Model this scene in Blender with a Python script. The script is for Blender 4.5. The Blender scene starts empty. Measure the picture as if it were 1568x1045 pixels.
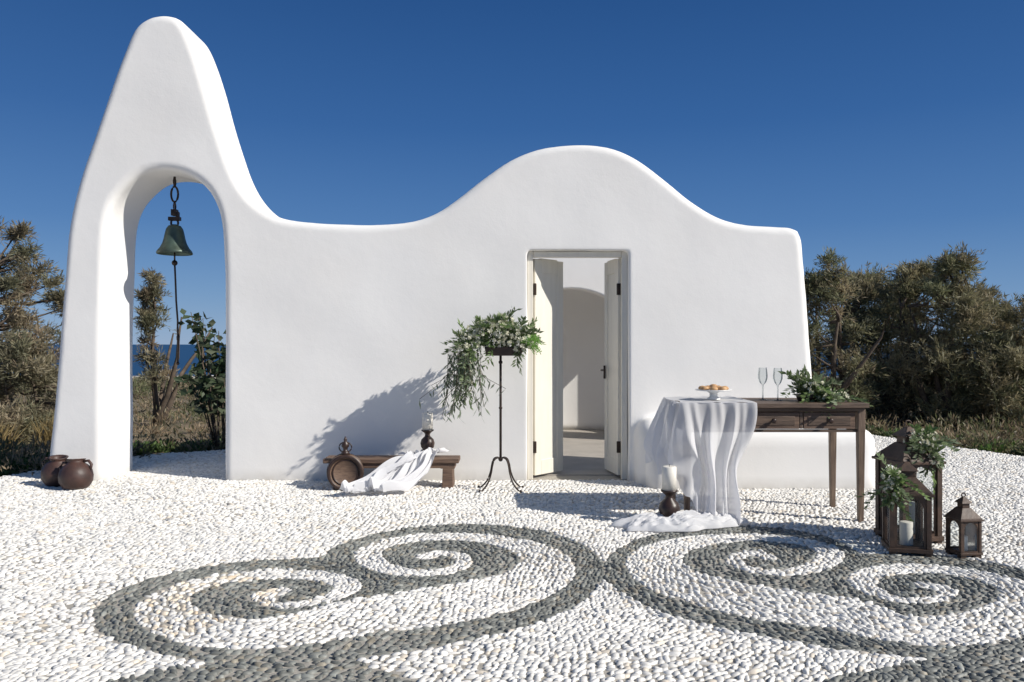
import bpy, bmesh, math, random
import numpy as np
from mathutils import Vector, Matrix, noise as mnoise

# ------------------------------------------------------------------ survey
F=1220.0; H=1.28; CX=784.0; CY=527.0
def G(px,py):
    d=F*H/(py-CY); return ((px-CX)*d/F, d)
WY=7.44            # facade plane
TH=0.65            # facade thickness
SUN=Vector((1.05,-0.47,0.77)).normalized()

scene=bpy.context.scene
col=scene.collection
def link(o,parent=None):
    col.objects.link(o)
    if parent is not None: o.parent=parent
    return o
def empty(name,loc=(0,0,0)):
    e=bpy.data.objects.new(name,None); e.empty_display_size=0.2; col.objects.link(e); return e

# ------------------------------------------------------------------ materials
def new_mat(name):
    m=bpy.data.materials.new(name); m.use_nodes=True
    nt=m.node_tree; b=nt.nodes['Principled BSDF']; return m,nt,b
def N(nt,t,**kw):
    n=nt.nodes.new(t)
    for k,v in kw.items():
        if k in n.inputs.keys(): n.inputs[k].default_value=v
        else: setattr(n,k,v)
    return n
def simple(name,c1,c2=None,rough=.6,scale=8,bump=.0,metal=0,stretch=None,bscale=None,detail=6):
    m,nt,b=new_mat(name); L=nt.links
    if c2 is None: c2=[x*.8 for x in c1]
    tc=N(nt,'ShaderNodeTexCoord'); mp=N(nt,'ShaderNodeMapping')
    if stretch: mp.inputs['Scale'].default_value=stretch
    L.new(tc.outputs['Object'],mp.inputs['Vector'])
    nz=N(nt,'ShaderNodeTexNoise'); nz.inputs['Scale'].default_value=scale; nz.inputs['Detail'].default_value=detail
    L.new(mp.outputs[0],nz.inputs['Vector'])
    cr=N(nt,'ShaderNodeValToRGB'); cr.color_ramp.elements[0].position=.3; cr.color_ramp.elements[1].position=.7
    cr.color_ramp.elements[0].color=(*c2,1); cr.color_ramp.elements[1].color=(*c1,1)
    L.new(nz.outputs['Fac'],cr.inputs[0]); L.new(cr.outputs[0],b.inputs['Base Color'])
    b.inputs['Roughness'].default_value=rough; b.inputs['Metallic'].default_value=metal
    if bump>0:
        n2=N(nt,'ShaderNodeTexNoise'); n2.inputs['Scale'].default_value=bscale or scale*4; n2.inputs['Detail'].default_value=5
        L.new(mp.outputs[0],n2.inputs['Vector'])
        bp=N(nt,'ShaderNodeBump'); bp.inputs['Strength'].default_value=bump; bp.inputs['Distance'].default_value=.01
        L.new(n2.outputs['Fac'],bp.inputs['Height']); L.new(bp.outputs[0],b.inputs['Normal'])
    return m
def attr_mat(name,rough=.6,transl=0.0,noise=0.0):
    m,nt,b=new_mat(name); L=nt.links
    a=N(nt,'ShaderNodeVertexColor'); a.layer_name='Col'
    L.new(a.outputs['Color'],b.inputs['Base Color']); b.inputs['Roughness'].default_value=rough
    if noise>0:
        tc=N(nt,'ShaderNodeTexCoord'); nz=N(nt,'ShaderNodeTexNoise'); nz.inputs['Scale'].default_value=140
        L.new(tc.outputs['Object'],nz.inputs['Vector'])
        bp=N(nt,'ShaderNodeBump'); bp.inputs['Strength'].default_value=noise; bp.inputs['Distance'].default_value=.002
        L.new(nz.outputs['Fac'],bp.inputs['Height']); L.new(bp.outputs[0],b.inputs['Normal'])
    if transl>0:
        t=N(nt,'ShaderNodeBsdfTranslucent'); mx=N(nt,'ShaderNodeMixShader'); mx.inputs[0].default_value=transl
        L.new(a.outputs['Color'],t.inputs['Color']); L.new(b.outputs[0],mx.inputs[1]); L.new(t.outputs[0],mx.inputs[2])
        L.new(mx.outputs[0],nt.nodes['Material Output'].inputs[0])
    return m

def plaster_mat():
    m,nt,b=new_mat('white_plaster'); L=nt.links
    tc=N(nt,'ShaderNodeTexCoord')
    n1=N(nt,'ShaderNodeTexNoise'); n1.inputs['Scale'].default_value=1.1; n1.inputs['Detail'].default_value=7
    n2=N(nt,'ShaderNodeTexNoise'); n2.inputs['Scale'].default_value=9; n2.inputs['Detail'].default_value=6
    n3=N(nt,'ShaderNodeTexNoise'); n3.inputs['Scale'].default_value=60; n3.inputs['Detail'].default_value=4
    for n in (n1,n2,n3): L.new(tc.outputs['Object'],n.inputs['Vector'])
    cr=N(nt,'ShaderNodeValToRGB'); e=cr.color_ramp.elements
    e[0].position=.25; e[0].color=(.85,.83,.80,1); e[1].position=.6; e[1].color=(.89,.875,.85,1)
    L.new(n1.outputs['Fac'],cr.inputs[0])
    # grubby splash zone close to the ground
    sp=N(nt,'ShaderNodeSeparateXYZ'); L.new(tc.outputs['Object'],sp.inputs[0])
    mr=N(nt,'ShaderNodeMapRange'); mr.inputs['From Min'].default_value=0; mr.inputs['From Max'].default_value=.12
    mr.inputs['To Min'].default_value=.9; mr.inputs['To Max'].default_value=0
    L.new(sp.outputs['Z'],mr.inputs[0])
    mu=N(nt,'ShaderNodeMath',operation='MULTIPLY'); L.new(mr.outputs[0],mu.inputs[0]); L.new(n2.outputs['Fac'],mu.inputs[1])
    mx=N(nt,'ShaderNodeMixRGB'); L.new(mu.outputs[0],mx.inputs[0]); L.new(cr.outputs[0],mx.inputs[1]); mx.inputs[2].default_value=(.42,.39,.34,1)
    L.new(mx.outputs[0],b.inputs['Base Color'])
    b.inputs['Roughness'].default_value=.85
    b1=N(nt,'ShaderNodeBump'); b1.inputs['Strength'].default_value=.09; b1.inputs['Distance'].default_value=.02
    L.new(n2.outputs['Fac'],b1.inputs['Height'])
    b2=N(nt,'ShaderNodeBump'); b2.inputs['Strength'].default_value=.2; b2.inputs['Distance'].default_value=.003
    L.new(n3.outputs['Fac'],b2.inputs['Height']); L.new(b1.outputs[0],b2.inputs['Normal']); L.new(b2.outputs[0],b.inputs['Normal'])
    return m
M_PL=plaster_mat()
M_CREAM=simple('painted_door',(.80,.76,.67),(.74,.70,.61),.5,3,.05,stretch=(6,6,1))
M_WOOD=simple('weathered_wood',(.17,.115,.08),(.065,.042,.03),.6,5,.25,stretch=(1.2,14,14))
M_WOODV=simple('weathered_wood_legs',(.24,.17,.12),(.10,.065,.045),.6,5,.25,stretch=(14,14,1.2))
M_BENCH=simple('old_bench_wood',(.21,.135,.09),(.09,.055,.04),.7,6,.3,stretch=(1,12,12))
M_DARK=simple('dark_turned_wood',(.055,.03,.022),(.025,.014,.011),.4,12,.1)
M_IRON=simple('wrought_iron',(.05,.03,.022),(.02,.014,.012),.5,20,.1,metal=.3)
M_LANT=simple('rusty_lantern',(.10,.058,.038),(.04,.025,.018),.55,14,.2)
M_CLAY=simple('dark_clay',(.085,.042,.032),(.032,.020,.018),.5,9,.2)
M_BELL=simple('bronze_patina',(.10,.15,.12),(.05,.065,.05),.45,9,.15,metal=.5)
M_WAX=simple('candle_wax',(.82,.78,.70),(.80,.76,.68),.5,5)
M_WHITE=simple('white_ceramic',(.80,.80,.78),(.78,.78,.76),.3,5)
M_BREAD=simple('baked_pastry',(.66,.42,.21),(.46,.24,.10),.6,30,.2)
M_FLOOR=simple('stone_floor',(.46,.42,.37),(.36,.33,.29),.7,4,.1)
M_BARK=simple('bark',(.14,.105,.075),(.06,.045,.035),.9,10,.4)
M_LEAF=attr_mat('leaf',.55,.42)
M_PEB=attr_mat('pebble',.55,0,.2)
M_PETAL=attr_mat('petal',.6,.3)
def cloth_mat(name,tr_=.08):
    m,nt,b=new_mat(name); L=nt.links
    b.inputs['Base Color'].default_value=(.89,.89,.90,1); b.inputs['Roughness'].default_value=.8
    t=N(nt,'ShaderNodeBsdfTranslucent'); t.inputs[0].default_value=(.88,.88,.91,1)
    mx=N(nt,'ShaderNodeMixShader'); mx.inputs[0].default_value=.38
    tr=N(nt,'ShaderNodeBsdfTransparent'); m2=N(nt,'ShaderNodeMixShader'); m2.inputs[0].default_value=tr_
    L.new(b.outputs[0],mx.inputs[1]); L.new(t.outputs[0],mx.inputs[2])
    L.new(mx.outputs[0],m2.inputs[1]); L.new(tr.outputs[0],m2.inputs[2])
    L.new(m2.outputs[0],nt.nodes['Material Output'].inputs[0])
    return m
M_CLOTH=cloth_mat('sheer_white_cloth',.13)
M_CLOTH2=cloth_mat('soft_white_cloth',.0)
def glass_mat():
    m,nt,b=new_mat('clear_glass'); L=nt.links
    g=N(nt,'ShaderNodeBsdfGlossy'); g.inputs['Roughness'].default_value=.12
    df=N(nt,'ShaderNodeBsdfDiffuse'); df.inputs[0].default_value=(.62,.66,.68,1)
    mg=N(nt,'ShaderNodeMixShader'); mg.inputs[0].default_value=.4; L.new(g.outputs[0],mg.inputs[1]); L.new(df.outputs[0],mg.inputs[2])
    tr=N(nt,'ShaderNodeBsdfTransparent'); tr.inputs[0].default_value=(.90,.92,.92,1)
    lw=N(nt,'ShaderNodeLayerWeight'); lw.inputs[0].default_value=.3
    mx=N(nt,'ShaderNodeMixShader'); L.new(lw.outputs['Fresnel'],mx.inputs[0])
    L.new(tr.outputs[0],mx.inputs[1]); L.new(mg.outputs[0],mx.inputs[2])
    L.new(mx.outputs[0],nt.nodes['Material Output'].inputs[0]); return m
M_GLASS=glass_mat()

# ------------------------------------------------------------------ mesh builder
class MB:
    def __init__(s): s.v=[];s.f=[];s.m=[];s.s=[]
    def add(s,vs,fs,mi=0,sm=False):
        o=len(s.v); s.v+= [tuple(v) for v in vs]
        for f in fs: s.f.append([i+o for i in f]); s.m.append(mi); s.s.append(sm)
    def box(s,c,size,rz=0,mi=0,taper=1.0,R=None):
        hx,hy,hz=[k/2 for k in size]; vs=[]
        for z,t in ((-hz,taper),(hz,1)):
            for x,y in ((-hx,-hy),(hx,-hy),(hx,hy),(-hx,hy)):
                v=Vector((x*t,y*t,z))
                v=(R@v) if R is not None else Matrix.Rotation(rz,3,'Z')@v
                vs.append(v+Vector(c))
        s.add(vs,[(3,2,1,0),(4,5,6,7),(0,1,5,4),(1,2,6,5),(2,3,7,6),(3,0,4,7)],mi)
    def lathe(s,c,prof,n=24,mi=0,sm=True,rz=0,R=None,caps=True):
        vs=[];fs=[]
        for r,z in prof:
            for i in range(n):
                a=2*math.pi*i/n+rz; v=Vector((r*math.cos(a),r*math.sin(a),z))
                if R is not None: v=R@v
                vs.append(v+Vector(c))
        k=len(prof)
        for j in range(k-1):
            for i in range(n):
                i2=(i+1)%n; fs.append((j*n+i,j*n+i2,(j+1)*n+i2,(j+1)*n+i))
        if caps:
            fs.append(tuple(reversed(range(n)))); fs.append(tuple(range((k-1)*n,k*n)))
        s.add(vs,fs,mi,sm)
    def tube(s,pts,rad,n=8,mi=0):
        pts=[Vector(p) for p in pts]
        if not hasattr(rad,'__len__'): rad=[rad]*len(pts)
        vs=[];fs=[]
        for k,p in enumerate(pts):
            t=(pts[min(k+1,len(pts)-1)]-pts[max(k-1,0)]).normalized()
            up=Vector((0,0,1)) if abs(t.z)<.9 else Vector((1,0,0))
            a=t.cross(up).normalized(); b=t.cross(a).normalized()
            for i in range(n):
                w=2*math.pi*i/n; vs.append(p+(a*math.cos(w)+b*math.sin(w))*rad[k])
        for k in range(len(pts)-1):
            for i in range(n):
                i2=(i+1)%n; fs.append((k*n+i,k*n+i2,(k+1)*n+i2,(k+1)*n+i))
        fs.append(tuple(reversed(range(n)))); fs.append(tuple(range((len(pts)-1)*n,len(pts)*n)))
        s.add(vs,fs,mi,True)
    def ball(s,c,r,mi=0,n=10,sz=1):
        prof=[(max(.0005,r*math.sin(math.pi*j/n)),-r*sz*math.cos(math.pi*j/n)) for j in range(n+1)]
        s.lathe(c,prof,n+2,mi)
    def build(s,name,mats,parent=None,bevel=0,solid=0):
        me=bpy.data.meshes.new(name); me.from_pydata(s.v,[],s.f)
        for m in mats: me.materials.append(m)
        me.polygons.foreach_set('material_index',s.m); me.polygons.foreach_set('use_smooth',s.s)
        bm=bmesh.new(); bm.from_mesh(me); bmesh.ops.recalc_face_normals(bm,faces=bm.faces); bm.to_mesh(me); bm.free()
        o=bpy.data.objects.new(name,me); link(o,parent)
        if solid: md=o.modifiers.new('s','SOLIDIFY'); md.thickness=solid; md.offset=0
        if bevel:
            md=o.modifiers.new('b','BEVEL'); md.width=bevel; md.segments=2; md.limit_method='ANGLE'; md.angle_limit=math.radians(40)
        return o

def np_mesh(name,V,loops,starts,cols,mats,parent=None,smooth=False,mi=None):
    me=bpy.data.meshes.new(name)
    me.vertices.add(len(V)); me.vertices.foreach_set('co',np.ascontiguousarray(V,dtype=np.float32).ravel())
    me.loops.add(len(loops)); me.loops.foreach_set('vertex_index',loops.astype(np.int32))
    me.polygons.add(len(starts)); me.polygons.foreach_set('loop_start',starts.astype(np.int32))
    for m in mats: me.materials.append(m)
    if mi is not None: me.polygons.foreach_set('material_index',mi.astype(np.int32))
    me.polygons.foreach_set('use_smooth',np.full(len(starts),smooth))
    me.update(calc_edges=True)
    if cols is not None:
        ca=me.color_attributes.new('Col','FLOAT_COLOR','POINT')
        c4=np.ones((len(V),4),dtype=np.float32); c4[:,:3]=cols
        ca.data.foreach_set('color',c4.ravel())
    me.validate()
    o=bpy.data.objects.new(name,me); return link(o,parent)

def nrm(a): return a/np.maximum(np.linalg.norm(a,axis=1,keepdims=True),1e-9)
def leaves_obj(name,P,D,L,Wd,C,rng,mat=None,parent=None,fold=0.0):
    n=len(P); D=nrm(D); R=nrm(rng.normal(size=(n,3))); S=nrm(np.cross(D,R))
    L=np.broadcast_to(L,(n,))[:,None]; Wd=np.broadcast_to(Wd,(n,))[:,None]
    U=np.cross(D,S)
    V=np.empty((n,4,3)); V[:,0]=P; V[:,1]=P+D*L*.5+S*Wd*.5+U*Wd*fold; V[:,2]=P+D*L; V[:,3]=P+D*L*.5-S*Wd*.5+U*Wd*fold
    loops=np.arange(n*4); starts=np.arange(n)*4
    return np_mesh(name,V.reshape(-1,3),loops,starts,np.repeat(C,4,axis=0),[mat or M_LEAF],parent)

def grid_surf(name,f,nu,nv,mat,parent=None,solid=0):
    vs=[f(i/nu,j/nv) for j in range(nv+1) for i in range(nu+1)]
    fs=[(j*(nu+1)+i,j*(nu+1)+i+1,(j+1)*(nu+1)+i+1,(j+1)*(nu+1)+i) for j in range(nv) for i in range(nu)]
    me=bpy.data.meshes.new(name); me.from_pydata(vs,[],fs); me.materials.append(mat)
    me.polygons.foreach_set('use_smooth',[True]*len(fs))
    o=bpy.data.objects.new(name,me); link(o,parent)
    if solid: md=o.modifiers.new('s','SOLIDIFY'); md.thickness=solid
    return o

def catmull(P,k=8):
    P=np.array(P,dtype=float); out=[]
    Q=np.vstack([2*P[0]-P[1],P,2*P[-1]-P[-2]])
    for i in range(1,len(Q)-2):
        p0,p1,p2,p3=Q[i-1],Q[i],Q[i+1],Q[i+2]
        for j in range(k):
            t=j/k
            out.append(.5*((2*p1)+(-p0+p2)*t+(2*p0-5*p1+4*p2-p3)*t*t+(-p0+3*p1-3*p2+p3)*t**3))
    out.append(P[-1]); return np.array(out)

# ------------------------------------------------------------------ chapel
chapel=empty('white_chapel')
top=[(72,690),(79,620),(85,550),(90,480),(96,410),(103,345),(118,280),(143,205),(167,135),(187,80),(203,43),(224,26),(248,21),(270,26),(284,42),(297,72),
 (310,112),(323,158),(338,208),(355,256),(373,290),(397,315),(430,333),(480,340),(530,343),(580,343),(630,338),(668,325),(700,304),(740,273),(780,245),(820,228),
 (860,221),(900,220),(940,227),(980,246),(1020,276),(1060,308),(1100,332),(1140,343),(1180,346),(1210,347)]
topc=catmull(top,4).tolist()
right=[(1224,352),(1230,366),(1235,420),(1241,500),(1246,570),(1248,640),(1250,800)]
arch=[(342,800),(343,640),(342,500),(341,400),(337,340),(326,305),(308,281),(281,265),(248,259),(217,265),(193,283),(174,307),(164,340),(160,400),(158,500),(157,640),(157,800)]
archc=catmull(arch,4).tolist()
outl=[(68,800),(70,735)]+topc+right+archc
pts=[((x-CX)*WY/F, H+(CY-y)*WY/F) for x,y in outl]
cu=bpy.data.curves.new('c','CURVE'); cu.dimensions='2D'; cu.fill_mode='BOTH'
sp=cu.splines.new('POLY'); sp.points.add(len(pts)-1)
for p,(x,z) in zip(sp.points,pts): p.co=(x,z,0,1)
sp.use_cyclic_u=True
BV=.065
cu.extrude=TH/2-BV; cu.bevel_depth=BV; cu.bevel_resolution=4; cu.offset=-BV
tmp=bpy.data.objects.new('t',cu); col.objects.link(tmp)
bpy.context.view_layer.update()
dg=bpy.context.evaluated_depsgraph_get()
me=bpy.data.meshes.new_from_object(tmp.evaluated_get(dg))
bpy.data.objects.remove(tmp)
bm=bmesh.new(); bm.from_mesh(me)
bmesh.ops.remove_doubles(bm,verts=bm.verts,dist=1e-4)
for v in bm.verts:
    x,y,z=v.co; v.co=(x,WY+TH/2+z,y)
bmesh.ops.recalc_face_normals(bm,faces=bm.faces)
bm.to_mesh(me); bm.free()
fac=bpy.data.objects.new('facade_wall',me); link(fac,chapel)
cb=MB(); DX0,DX1,DZ=.14,1.09,2.155
cb.box(((DX0+DX1)/2,WY+TH/2,(DZ-1)/2-.0),(DX1-DX0,2,DZ+1))
cut=cb.build('cut',[M_PL])
def bake(o):
    bpy.context.view_layer.update(); dg=bpy.context.evaluated_depsgraph_get()
    m=bpy.data.meshes.new_from_object(o.evaluated_get(dg)); o.modifiers.clear(); o.data=m
md=fac.modifiers.new('b','BOOLEAN'); md.operation='DIFFERENCE'; md.solver='EXACT'; md.object=cut
bake(fac); print('bool verts',len(fac.data.vertices))
bpy.data.objects.remove(cut)
# masonry seat grown out of the wall, joined before remeshing
def rounded(bmx,x0,x1,y0,y1,z0,z1,r):
    b2=bmesh.new(); bmesh.ops.create_cube(b2,size=1)
    for v in b2.verts: v.co=Vector(((x0+x1)/2+v.co.x*(x1-x0),(y0+y1)/2+v.co.y*(y1-y0),(z0+z1)/2+v.co.z*(z1-z0)))
    bmesh.ops.bevel(b2,geom=list(b2.edges),offset=r,segments=6,profile=.5,affect='EDGES')
    m=bpy.data.meshes.new('r'); b2.to_mesh(m); b2.free(); bmx.from_mesh(m)
bm=bmesh.new(); bm.from_mesh(fac.data)
rounded(bm,1.20,3.24,7.00,7.9,-.5,.53,.14)
rounded(bm,1.14,1.5,7.12,7.8,-.5,.60,.15)
bm.to_mesh(fac.data); bm.free()
md=fac.modifiers.new('r','REMESH'); md.mode='VOXEL'; md.voxel_size=.02; md.use_smooth_shade=True
md=fac.modifiers.new('s','SMOOTH'); md.factor=.5; md.iterations=4
tx=bpy.data.textures.new('lumps','CLOUDS'); tx.noise_scale=.9; tx.noise_depth=1
md=fac.modifiers.new('d','DISPLACE'); md.texture=tx; md.strength=.022; md.mid_level=.5; md.texture_coords='GLOBAL'
bake(fac)
fac.data.materials.clear(); fac.data.materials.append(M_PL)
print('facade verts',len(fac.data.vertices))

# door frame and leaves
d=MB(); fy=WY+.10
d.box((DX0+.03,fy,DZ/2),(.055,.07,DZ)); d.box((DX1-.03,fy,DZ/2),(.055,.07,DZ)); d.box(((DX0+DX1)/2,fy,DZ-.03),(DX1-DX0-.12,.066,.055))
d.build('door_frame',[M_CREAM],chapel,.006)
def leaf(name,hx,ang,side):
    w=.42; h=2.06; t=.04; m=MB()
    R=Matrix.Rotation(ang,3,'Z'); hv=Vector((hx,fy+.035,0))
    def bx(x,z,sx,sz,th=t,mi=0,yo=0):
        c=R@Vector((x,yo,0))+hv; m.box((c.x,c.y,z),(sx,th,sz),rz=ang,mi=mi)
    for x in (.045,w-.045): bx(x,h/2+.03,.09,h)
    for z in (.10,h-.03): bx(w/2,z,w-.18,.14,t*.96)
    bx(w/2,h/2,w-.17,h-.1,.022)
    for z in (.3,1.80): bx(.0,z,.022,.11,.06,1)
    c=R@Vector((w-.05,-.035*side,0))+hv
    m.box((c.x,c.y,1.0),(.03,.015,.13),rz=ang,mi=1)
    c2=R@Vector((w-.09,-.065*side,0))+hv
    m.box((c2.x,c2.y,1.02),(.11,.015,.018),rz=ang,mi=1)
    c3=R@Vector((w-.045,-.05*side,0))+hv
    m.box((c3.x,c3.y,1.02),(.015,.035,.018),rz=ang,mi=1)
    m.build(name,[M_CREAM,M_IRON],chapel,.004)
leaf('door_leaf',DX0+.065,math.radians(47),-1)
leaf('door_leaf_open',DX1-.065,math.radians(101),-1)

# apse: arched front wall + curved shell behind
ac=.76; ar=.97; AY=10.3
m=MB(); n=24; z_sp=2.0-ar; HW=2.66
inner=[(ac-ar,0)]+[(ac-ar*math.cos(math.pi*i/n),z_sp+ar*math.sin(math.pi*i/n)) for i in range(n+1)]+[(ac+ar,0)]
def proj(x,z):
    if z<=0: return (ac-1.75,0) if x<ac else (ac+1.75,0)
    ang=math.atan2(z-z_sp,x-ac); cx_,sz_=math.cos(ang),math.sin(ang)
    k=min(1.75/max(abs(cx_),1e-6),(HW-z_sp)/max(abs(sz_),1e-6)); return (ac+cx_*k,z_sp+sz_*k)
outer=[proj(*p) for p in inner]; vs=[];fs=[]
for y in (AY,AY+.25):
    vs+=[(x,y,z) for x,z in inner]+[(x,y,z) for x,z in outer]
k=len(inner)
for i in range(k-1):
    fs+= [(i,i+1,k+i+1,k+i),(2*k+i,3*k+i,3*k+i+1,2*k+i+1),(i,2*k+i,2*k+i+1,i+1),(k+i,k+i+1,3*k+i+1,3*k+i)]
m.add(vs,fs); m.build('apse_arch',[M_PL],chapel,.02)
m=MB(); na=48; vs=[];fs=[]
def shell(a,t):
    rx,ry=1.62,1.35
    if t<.6: z=t/.6*1.55; s=1
    else:
        q=(t-.6)/.4*math.pi/2; z=1.55+1.05*math.sin(q); s=max(.01,math.cos(q))
    return (ac+rx*s*math.cos(a),AY+.23+ry*s*math.sin(a),z)
nz=30
for j in range(nz+1):
    for i in range(na+1): vs.append(shell(math.pi*i/na,j/nz))
for j in range(nz):
    for i in range(na):
        if 24<=i<28 and 10<=j<17: continue
        if 3<=i<11 and 9<=j<19: continue  # unseen right-side opening, added so sun brightens the apse interior
        fs.append((j*(na+1)+i,j*(na+1)+i+1,(j+1)*(na+1)+i+1,(j+1)*(na+1)+i))
m.add(vs,fs,0,True); m.build('apse_shell',[M_PL],chapel,0,.12)
m=MB(); m.box((ac,(WY+.3+11.75)/2,.006),(3.0,11.75-WY-.3,.012)); m.build('chapel_floor',[M_FLOOR],chapel)

# ------------------------------------------------------------------ plaza
plaza=[(-9,-4),(-9,6.9),(-5.6,7.3),(-4.95,7.6),(-4.6,8.4),(-4.2,9.2),(-2,10.4),(1,12.4),(4.3,12.4),(5.09,11.07),(5.8,9),(6.7,7.4),(8.2,5),(9.5,2),(9.5,-4)]
def in_poly(X,Y,poly):
    c=np.zeros(len(X),bool); n=len(poly); j=n-1
    for i in range(n):
        xi,yi=poly[i]; xj,yj=poly[j]
        k=((yi>Y)!=(yj>Y))&(X<(xj-xi)*(Y-yi)/(yj-yi+1e-12)+xi); c^=k; j=i
    return c
def plaza_mat():
    m,nt,b=new_mat('pebble_bedding'); L=nt.links
    g=N(nt,'ShaderNodeNewGeometry'); s=N(nt,'ShaderNodeSeparateXYZ'); L.new(g.outputs['Position'],s.inputs[0])
    ab=N(nt,'ShaderNodeMath',operation='ABSOLUTE'); L.new(s.outputs['X'],ab.inputs[0])
    mu=N(nt,'ShaderNodeMath',operation='MULTIPLY_ADD'); L.new(s.outputs['Y'],mu.inputs[0]); mu.inputs[1].default_value=.75; mu.inputs[2].default_value=1.3
    lt=N(nt,'ShaderNodeMath',operation='LESS_THAN'); L.new(ab.outputs[0],lt.inputs[0]); L.new(mu.outputs[0],lt.inputs[1])
    gt=N(nt,'ShaderNodeMath',operation='GREATER_THAN'); L.new(s.outputs['Y'],gt.inputs[0]); gt.inputs[1].default_value=2.0
    an=N(nt,'ShaderNodeMath',operation='MULTIPLY'); L.new(lt.outputs[0],an.inputs[0]); L.new(gt.outputs[0],an.inputs[1])
    vo=N(nt,'ShaderNodeTexVoronoi'); vo.feature='DISTANCE_TO_EDGE'; vo.inputs['Scale'].default_value=28
    L.new(g.outputs['Position'],vo.inputs['Vector'])
    cr=N(nt,'ShaderNodeValToRGB'); e=cr.color_ramp.elements; e[0].position=.02; e[0].color=(.3,.28,.25,1); e[1].position=.1; e[1].color=(.75,.74,.71,1)
    L.new(vo.outputs['Distance'],cr.inputs[0])
    nz=N(nt,'ShaderNodeTexNoise'); nz.inputs['Scale'].default_value=25; L.new(g.outputs['Position'],nz.inputs['Vector'])
    c2=N(nt,'ShaderNodeValToRGB'); e=c2.color_ramp.elements; e[0].color=(.30,.275,.235,1); e[1].color=(.48,.45,.40,1); L.new(nz.outputs['Fac'],c2.inputs[0])
    mx=N(nt,'ShaderNodeMixRGB'); L.new(an.outputs[0],mx.inputs[0]); L.new(cr.outputs[0],mx.inputs[1]); L.new(c2.outputs[0],mx.inputs[2])
    L.new(mx.outputs[0],b.inputs['Base Color']); b.inputs['Roughness'].default_value=.9
    bp=N(nt,'ShaderNodeBump'); bp.inputs['Strength'].default_value=.6; bp.inputs['Distance'].default_value=.01; L.new(vo.outputs['Distance'],bp.inputs['Height']); L.new(bp.outputs[0],b.inputs['Normal'])
    return m
me=bpy.data.meshes.new('plaza_paving'); me.from_pydata([(x,y,0) for x,y in plaza],[],[list(range(len(plaza)))]); me.materials.append(plaza_mat())
link(bpy.data.objects.new('plaza_paving',me))

def GP(l): return [G(x,y) for x,y in l]
dark1=catmull([(925,864),(905,844),(870,826),(820,812),(760,806),(690,804),(620,810),(560,822),(515,838),(490,855)],4).tolist()+\
 catmull([(490,855),(440,857),(370,861),(290,873),(220,890),(170,912),(145,938),(150,962),(185,985),(250,1004),(328,1018)],4).tolist()+\
 [(400,1016),(470,1014)]+catmull([(532,1011),(600,1001),(700,985),(790,965),(850,945),(895,920),(925,888)],4).tolist()
dark2=catmull([(925,864),(945,843),(985,824),(1040,812),(1100,807),(1170,808),(1240,817),(1290,832),(1318,850)],4).tolist()+\
 catmull([(1318,850),(1370,850),(1440,852),(1510,862),(1580,878),(1650,905),(1680,945),(1650,980),(1590,1003),(1550,1012)],4).tolist()+\
 catmull([(1425,1010),(1300,998),(1200,982),(1100,962),(1020,940),(960,913),(925,888)],4).tolist()
dark3=[(328,1018),(400,1012),(470,1010),(532,1011),(590,1030),(660,1052),(760,1085),(860,1120),(500,1160),(0,1120),(60,1085),(110,1062),(180,1040),(260,1026)]
dark4=[(1425,1010),(1490,1000),(1550,1010),(1640,1030),(1800,1060),(1800,1140),(1100,1140),(1150,1085),(1210,1058),(1290,1036),(1370,1020)]
darks=[GP(p) for p in (dark1,dark2,dark3,dark4)]
strokes_px=[
 [(560,942,.24),(640,932,.27),(720,918,.27),(780,903,.24),(822,884,.20),(836,862,.16),(815,842,.135),(765,829,.12),(700,823,.105),(635,825,.10),(585,835,.09),(563,850,.085),(580,868,.08),(625,878,.075),(675,877,.06),(708,867,.055),(704,853,.05),(672,848,.055),(652,854,.065)],
 [(560,942,.25),(480,960,.22),(400,970,.19),(330,968,.17),(278,955,.15),(250,933,.13),(265,910,.115),(320,892,.105),(395,882,.095),(465,881,.09),(515,889,.08),(533,902,.07),(505,917,.06),(460,927,.05),(418,926,.045),(400,914,.055),(428,907,.065)],
 [(1285,938,.24),(1200,928,.27),(1120,914,.25),(1055,897,.23),(1012,876,.19),(1003,855,.16),(1030,838,.135),(1080,828,.12),(1140,824,.105),(1200,827,.095),(1250,836,.09),(1272,848,.08),(1258,865,.075),(1215,877,.065),(1165,876,.055),(1128,866,.05),(1130,853,.05),(1158,848,.055),(1174,855,.065)],
 [(1285,938,.24),(1350,958,.21),(1420,966,.19),(1490,962,.17),(1552,945,.155),(1578,922,.135),(1556,900,.12),(1500,883,.105),(1430,873,.095),(1370,873,.09),(1330,882,.08),(1322,896,.07),(1350,912,.06),(1395,921,.05),(1438,918,.045),(1452,905,.05),(1420,898,.065)],
]
strokes=[]
for s in strokes_px:
    c=catmull(s,10); g=np.array([G(a,b) for a,b,_ in c]); strokes.append((g,c[:,2]))
def stroke_field(X,Y):
    best=np.full(len(X),1e9); tan=np.zeros(len(X)); gx=np.zeros(len(X)); gy=np.zeros(len(X))
    for g,w in strokes:
        t=np.gradient(g,axis=0); th=np.arctan2(t[:,1],t[:,0])
        for i in range(len(g)):
            dx=X-g[i,0]; dy=Y-g[i,1]; r=np.hypot(dx,dy); dd=r-w[i]
            k=dd<best; best[k]=dd[k]; tan[k]=th[i]; gx[k]=dx[k]/(r[k]+1e-9); gy[k]=dy[k]/(r[k]+1e-9)
    return best,tan,gx,gy
rng=np.random.default_rng(3)
def warp(a,b):
    x=a+.10*np.sin(b*2.1+.6)+.06*np.sin(a*3.1+b*1.7)
    y=b+.10*np.sin(a*1.8)+.05*np.sin(b*4.2-a*2.3+1)
    return x,y
sx,sy=.041,.0252
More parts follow.
